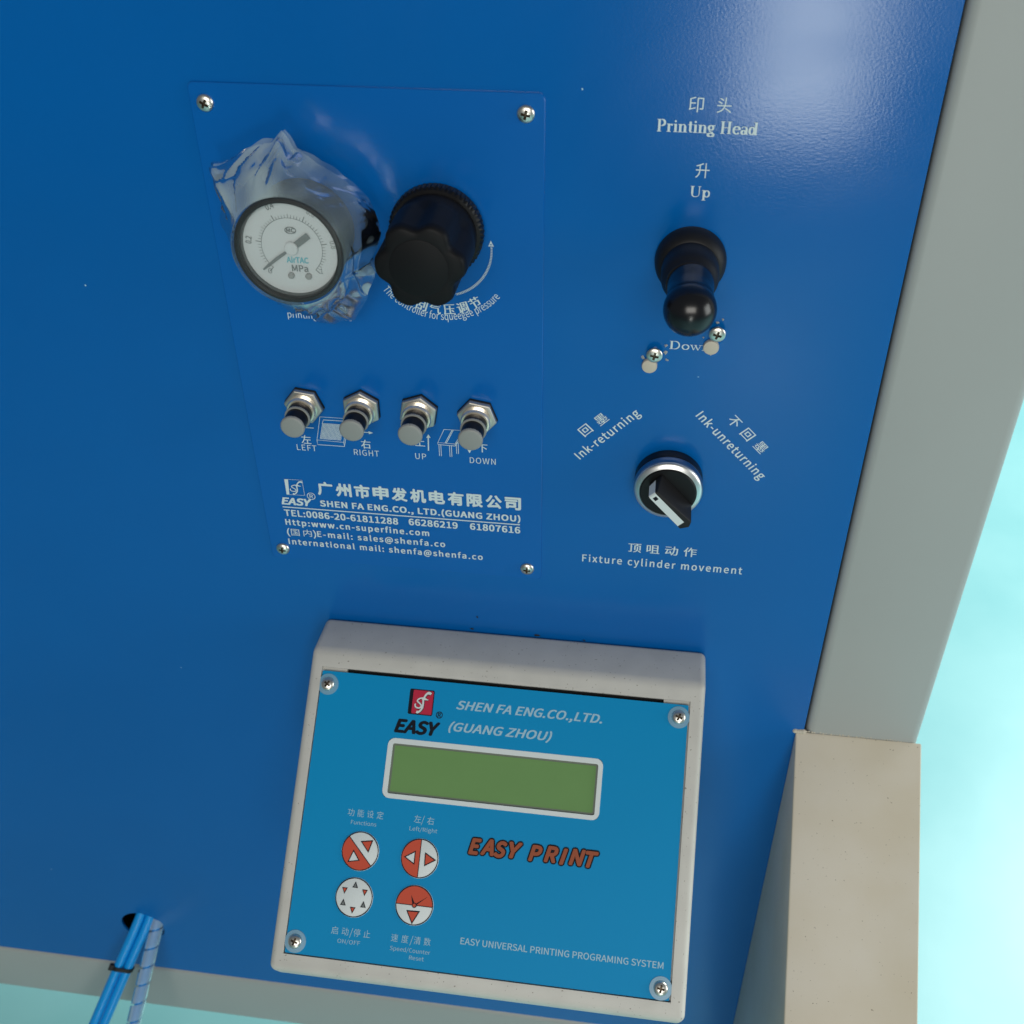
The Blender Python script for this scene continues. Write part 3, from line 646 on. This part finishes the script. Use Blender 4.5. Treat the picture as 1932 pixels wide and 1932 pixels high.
# ================================================================== operator's control unit
cu_ = thing('control_unit', (-17, 0, -323), 'sloping beige control box with bright blue keypad and green display', 'control panel')
bx0, bx1 = -220.5, 187.5
fb = FACE(0, -317)
prof = [(-.3, -322.5), (-54, -318), (fb.y, fb.z), (fb.y+12, fb.z-26), (-.3, -610)]
b = B(); n = len(prof); b.add([(bx0, y, z) for y, z in prof]+[(bx1, y, z) for y, z in prof], [tuple(range(n)), tuple(reversed(range(n, 2*n)))]+[(i, (i+1) % n, n+(i+1) % n, n+i) for i in range(n)])
house = mk('housing', b, m_house, cu_, bevel=6.5, bseg=5)
def fbox(u0, u1, v0, v1, h0, h1):
    P = [FACE(u, v, h) for h in (h0, h1) for u, v in ((u0, v0), (u1, v0), (u1, v1), (u0, v1))]
    return B().add(P, [(3, 2, 1, 0), (4, 5, 6, 7), (0, 1, 5, 4), (1, 2, 6, 5), (2, 3, 7, 6), (3, 0, 4, 7)])
boolean(house, mk('cutter', fbox(-207.5, 173.2, -301.2, -17.6, -5, 12), m_house))
boolean(house, mk('cutter', fbox(-181.6, 146.8, -24, -17.7, -30, -3.5), m_house))
house.data.materials.clear(); house.data.materials.append(m_house); house.data.polygons.foreach_set('use_smooth', [True]*len(house.data.polygons)); house.data.set_sharp_from_angle(angle=R(35))
mk('slot_backing', fbox(-180.6, 145.8, -23.6, -18.2, -29.5, -9), m_dark, cu_)
# keypad foil plate with a window for the display
def plate_with_hole(outer, inner, h0, h1, plane):
    """outer and inner have the same number of points, matched corner by corner"""
    n = len(outer); vs = [plane(x, y, h) for h in (h1, h0) for ring in (outer, inner) for x, y in ring]; fs = []
    for i in range(n):
        j = (i+1) % n
        fs += [(i, j, n+j, n+i), (2*n+i, 2*n+j, j, i), (n+i, n+j, 3*n+j, 3*n+i)]
    return B().add(vs, fs)
o_ = rrect(-206.4, 171.6, -300.0, -21.6, 1.2); i_ = rrect(-128, 91, -142, -83, 5)
fp = mk('keypad_foil', plate_with_hole(o_, i_, -5.2, -.7, FACE), m_face, cu_, flip=True)
FH = -.7
scr = mk('display_border', plate_with_hole(rrect(-128.4, 91.4, -142.4, -82.6, 7.5), rrect(-123.2, 86.6, -137.7, -88, 2), -2.0, FH+.35, FACE), m_white, cu_, bevel=.15, bseg=1)
lcd = mk('display', B().add([FACE(x, y, -2.4) for x, y in rrect(-124, 87.4, -138.6, -87.2, 1)], [tuple(range(28))]), m_lcdf, cu_, flip=False)
mk('screen', B().add([FACE(x, y, -2.1) for x, y in rrect(-121, 84.6, -135.6, -90, 1.5)], [tuple(range(28))]), m_lcd, lcd, flip=False)
for u, v, sp in ((-198.8, -35.2, .6), (162.6, -34.2, .35), (-197.2, -288.6, .3), (163.0, -289.6, .15)):
    w_ = B(); vs = []; rr = 10.8
    w_.add([FACE(u+r_*math.cos(2*math.pi*i/40), v+r_*math.sin(2*math.pi*i/40), FH+h) for r_, h in ((rr+.2, .02), (rr, .55), (5, .7)) for i in range(40)],
           [(q*40+i, q*40+(i+1) % 40, (q+1)*40+(i+1) % 40, (q+1)*40+i) for q in (0, 1) for i in range(40)]+[tuple(80+i for i in range(40))])
    mk('washer', w_, m_wash, cu_)
    p = FACE(u, v, FH+.7); put_screw(cu_, (p.x, p.y, p.z), sp, .98, tilt=-TH)
# foil print
h0 = FH+.12
k = Ink(FACE, h0); V = lambda *a: a
k.text('SHEN FA ENG.CO.,LTD.', -62.2, -47.6, 148.5, 8.4, bold=.02, shear=.27); k.text('(GUANG ZHOU)', -67.6, -69.8, 105, 8.4, bold=.02, shear=.27)
k.done('lettering', m_print2, fp); k = Ink(FACE, h0)
k.text('EASY UNIVERSAL PRINTING PROGRAMING SYSTEM', -33, -272.1, 197, 5.9, bold=.014)
k.done('lettering', m_print2, fp)
k = Ink(FACE, h0)
for t, x0, x1, y in (('功能设定', -157.5, -127.5, -163.8),):
    for i, ch in enumerate(t): k.text(ch, x0+(x1-x0)*i/3, y, 6.8, 7, cjk=True, align='C')
k.text('Functions', -156.4, -171.4, 26.2, 3.8); k.text('Left/Right', -96.2, -171.2, 28.4, 3.8)
k.text('左', -89, -163.4, 7, 7.2, cjk=True, align='C'); k.text('/', -83.6, -163.4, 3, 7, align='C'); k.text('右', -75.6, -163.8, 7, 7.2, cjk=True, align='C')
k.done('key_caption', m_print2, fp); k = Ink(FACE, h0)
for t, x in zip('启动/停止', (-159, -148.4, -142.2, -136.4, -126.4)): k.text(t, x, -277.4, 3 if t == '/' else 6.8, 7, cjk=t != '/', align='C')
for t, x in zip('速度/清数', (-98.4, -88.0, -81.4, -75.6, -65.6)): k.text(t, x, -277.6, 3 if t == '/' else 6.8, 7, cjk=t != '/', align='C')
def ser_small(t, x, y, w): k.text(t, x, y, w, 3.8, bold=.0)
ser_small('ON/OFF', -155, -285.0, 23); ser_small('Speed/Counter', -101.8, -285.6, 40.2); ser_small('Reset', -81.8, -292.2, 14.6)
k.done('key_caption', m_print2, fp)
# emblem
k = Ink(FACE, h0); k.poly(rrect(-112, -86.2, -57.3, -31.4, 1.8)); k.text('EASY', -122.9, -76.2, 45.2, 12.4, bold=.045, shear=.24)
k.arc(-78.9, -55.4, 3.1, 0, 360, .7, n=24); k.text('R', -80.3, -57.3, 2.8, 3.8, bold=.02); k.done('emblem_black', m_ink, fp)
k = Ink(FACE, h0+.14); k.poly(rrect(-108.2, -87.2, -56.3, -32.4, 1.2)); k.done('emblem_tile', m_logo, fp)
k = Ink(FACE, h0+.2); mono(k, -108.6, -56.9, 21.6, 24.6, 2.9); k.done('emblem_shadow', m_ink, fp)
k = Ink(FACE, h0+.3); mono(k, -108.8, -56.6, 21.6, 24.6, 2.0); k.done('emblem_letters', m_white, fp)
# EASY PRINT in fat slanted capitals with a dark outline
for w_, m_, hh, nm in ((.20, m_ink, h0+.02, 'slogan_outline'), (.085, m_brown, h0+.4, 'slogan')):
    k = Ink(FACE, hh)
    for i, (ch, x, wd) in enumerate(zip('EASYPRINT', (-35.4, -23.3, -10.2, 4.6, 24.6, 40, 55.3, 64.6, 80.4), (14, 15, 14.6, 15, 15, 15.4, 9.4, 17.6, 14.6))):
        vs, fs = glyphs(ch, 'latin', 0, .25, 1); dy = (-.4, .3, -.5, .2)[i % 4]; x0 = min(v[0] for v in vs); gw = max(v[0] for v in vs)-x0
        ref = max(v[1] for v in glyphs('H', 'latin', 0, 0, 1)[0]); sc_ = 13.8/ref; sx = (wd-3.6)/gw
        for ox, oy in offs(w_):
            k.b.add([k.p(x+1.8+ox*12+(a-x0)*sx, -186.2+dy+oy*12+c_*sc_, k.h) for a, c_ in vs], fs); k.h += .003
    k.done(nm, m_, fp)
# four membrane keys
def key(u, v, label):
    o = mk('key', B().add([FACE(u+r_*math.cos(2*math.pi*i/48), v+r_*math.sin(2*math.pi*i/48), FH+h) for r_, h in ((19.2, .02), (19.0, .5), (18.2, .7)) for i in range(48)],
        [(q*48+i, q*48+(i+1) % 48, (q+1)*48+(i+1) % 48, (q+1)*48+i) for q in (0, 1) for i in range(48)]+[tuple(96+i for i in range(48))]), m_white, cu_)
    o['label'] = label; return o
def tri(k, p): k.poly(p)
def seg(k, u, v, r, a0, a1): k.disc(u, v, r, a0, a1, n=30)
T1 = [(-142.6, -187.4), (-132.1, -185.6), (-135, -196)]; T2 = [(-149.8, -197), (-153.6, -207.4), (-143.6, -205.3)]
T3 = [(-97, -197), (-87.6, -191.2), (-87.6, -202.4)]; T4 = [(-76.9, -191.6), (-76.4, -202.8), (-67, -197)]; T5 = [(-88.6, -247.6), (-77.2, -247.2), (-82.8, -258)]
keys = {}
keys[0] = key(-143.2, -196.6, 'red and white key split by a diagonal line'); keys[1] = key(-82.4, -197, 'red and white key split upright, arrows left and right')
keys[2] = key(-143.6, -241, 'white key with a ring of six small triangles'); keys[3] = key(-82.4, -241.6, 'key with red upper half and clock hands')
kh = FH+.85
def shrink(p, f):
    cx_ = sum(q[0] for q in p)/3; cy_ = sum(q[1] for q in p)/3; return [(cx_+(x-cx_)*f, cy_+(y-cy_)*f) for x, y in p]
ctr = ((-143.2, -196.6), (-82.4, -197), (-143.6, -241), (-82.4, -241.6))
for i, (half, tris) in enumerate((((134, 314), [(T1, m_red), (T2, m_white)]), ((90, 270), [(T3, m_white), (T4, m_red)]), (None, []), ((0, 180), [(T5, m_red)]))):
    u, v = ctr[i]
    if half: k = Ink(FACE, kh); seg(k, u, v, 18.1, *half); k.done('red_half', m_red, keys[i])
    k = Ink(FACE, kh+.1); k.arc(u, v, 18.4, 0, 360, .75, n=64)
    if half: a = R(half[0]); k.line([(u+18.2*math.cos(a), v+18.2*math.sin(a)), (u-18.2*math.cos(a), v-18.2*math.sin(a))], .75)
    for t, _ in tris: k.poly(shrink(t, 1.22))
    if i == 2:
        for q in range(6):
            a = R(90+60*q); x, y = u+11.8*math.cos(a), v+11.8*math.sin(a); s_ = 1 if q % 2 == 0 else -1
            k.poly([(x-2.9, y-2.6*s_), (x+2.9, y-2.6*s_), (x, y+3.6*s_)][::s_])
    if i == 3:
        k.poly([(u-1.8, v-.2), (u-4.2, v+9.6), (u+.6, v+1)]); k.poly([(u+.4, v-1), (u+13, v+9.8), (u+1.4, v+1.6)]); k.disc(u, v, 2.5, n=20)
    k.done('key_outline', m_ink, keys[i])
    k = {}
    for t, m_ in tris:
        q = Ink(FACE, kh+.3); q.poly(shrink(t, .9)); q.done('arrow', m_, keys[i])
    if i == 2:
        for q in range(6):
            a = R(90+60*q); x, y = u+11.8*math.cos(a), v+11.8*math.sin(a); s_ = 1 if q % 2 == 0 else -1
            z = Ink(FACE, kh+.3); z.poly([(x-1.7, y-1.9*s_), (x+1.7, y-1.9*s_), (x, y+1.8*s_)][::s_]); z.done('arrow', m_red if s_ < 0 else m_inkg, keys[i])
    if i == 3: z = Ink(FACE, kh+.35); z.disc(u, v, 1.6, n=16); z.done('pivot', m_red, keys[i])

# ================================================================== air hoses at lower left
def bez(P, n=40):
    out = []
    for i in range(len(P)-1):
        p0, p1, p2, p3 = [Vector(P[max(0, min(len(P)-1, q))]) for q in (i-1, i, i+1, i+2)]
        for q in range(n):
            t = q/n; out.append(.5*((2*p1)+(-p0+p2)*t+(2*p0-5*p1+4*p2-p3)*t*t+(-p0+3*p1-3*p2+p3)*t**3))
    out.append(Vector(P[-1])); return out
hp = [(-555, 50, -905), (-579, 0, -968), (-595, -25, -1004), (-611, -49, -1039), (-627, -74, -1075), (-643, -99, -1111), (-675, -140, -1180), (-712, -180, -1260)]
h1 = mk('air_hose', B().tube(bez(hp, 12), 6.9, 20), m_hose); tag(h1, 'blue air hose at lower left, outer one of the tied pair', 'hose', 'blue air hoses tied together')
h2 = mk('air_hose', B().tube(bez([(x+13.2, y+2, z-4.5) for x, y, z in hp], 12), 6.9, 20), m_hose); tag(h2, 'blue air hose at lower left, between its twin and the spiral wrap', 'hose', 'blue air hoses tied together')
sp_ = [(-549, 50, -935), (-556, 0, -985), (-561, -24, -1011), (-566, -47, -1038), (-571, -72, -1066), (-577, -97, -1096), (-590, -140, -1150), (-604, -190, -1215)]
w = thing('wrapped_hose', (-556, 0, -985), 'hose in pale translucent spiral wrap at lower left', 'hose')
path = bez(sp_, 16); mk('inner_hose', B().tube(path, 5.6, 16), m_hose, w)
b = B(); vs = []; L = [0]
for p, q in zip(path, path[1:]): L.append(L[-1]+(q-p).length)
tot = L[-1]
def at(s_):
    s_ = max(0, min(tot-.01, s_)); i = max(j for j in range(len(L)) if L[j] <= s_); i = min(i, len(path)-2); t = (s_-L[i])/((L[i+1]-L[i]) or 1); return path[i].lerp(path[i+1], t), (path[i+1]-path[i]).normalized()
pitch, nw, seg_ = 27.0, 8, 26; turns = int(tot/pitch)
for i in range(turns*seg_):
    row = []
    for q in range(nw+1):
        s_ = i/seg_*pitch + q/nw*pitch*.90; p, d = at(s_); a = d.cross(Vector((.3, .5, .8))).normalized(); c_ = d.cross(a); t = 2*math.pi*i/seg_
        rr = 9.6+(.7 if q in (0, nw) else 1.1); row.append(p+(a*math.cos(t)+c_*math.sin(t))*rr)
    vs += row
n = nw+1; b.add(vs, [(i*n+q, i*n+q+1, (i+1)*n+q+1, (i+1)*n+q) for i in range(turns*seg_-1) for q in range(nw)])
mk('spiral_wrap', b, m_wrap, w, sharp=60, flip=False)
ti = thing('cable_tie', (-601, -44, -1035), 'black cable tie binding the two blue hoses', 'cable tie')
P1, P2 = Vector((-608, -45, -1033)), Vector((-594.8, -43, -1037.5)); dd = Vector((-.345, -.54, -.77)); ac = (P2-P1).normalized(); ot = ac.cross(dd).normalized()
loop = []
for i in range(29):
    t = math.pi/2+2*math.pi*i/28; side = P1 if math.cos(t) <= 0 else P2; loop.append(side+(ac*math.cos(t)+ot*math.sin(t))*7.1)
b = B(); vs = []
for p in loop:
    o2 = (p-(P1+P2)/2).normalized()
    for a_, c_ in ((-3, 0), (3, 0), (3, 1.6), (-3, 1.6)): vs.append(p+dd*a_+o2*c_)
b.add(vs, [(i*4+q, i*4+(q+1) % 4, (i+1)*4+(q+1) % 4, (i+1)*4+q) for i in range(28) for q in range(4)])
mk('strap', b, m_blackm, ti)
hc = P1-ac*9+ot*(-2 if ot.y > 0 else 2); vs = [hc+ac*a_*4+ot*c_*3.6+dd*e_*4.6 for a_, c_, e_ in ((-1,-1,-1),(1,-1,-1),(1,1,-1),(-1,1,-1),(-1,-1,1),(1,-1,1),(1,1,1),(-1,1,1))]
mk('tie_head', B().add(vs, [(0,3,2,1),(4,5,6,7),(0,1,5,4),(1,2,6,5),(2,3,7,6),(3,0,4,7)]), m_blackm, ti, bevel=1.2)
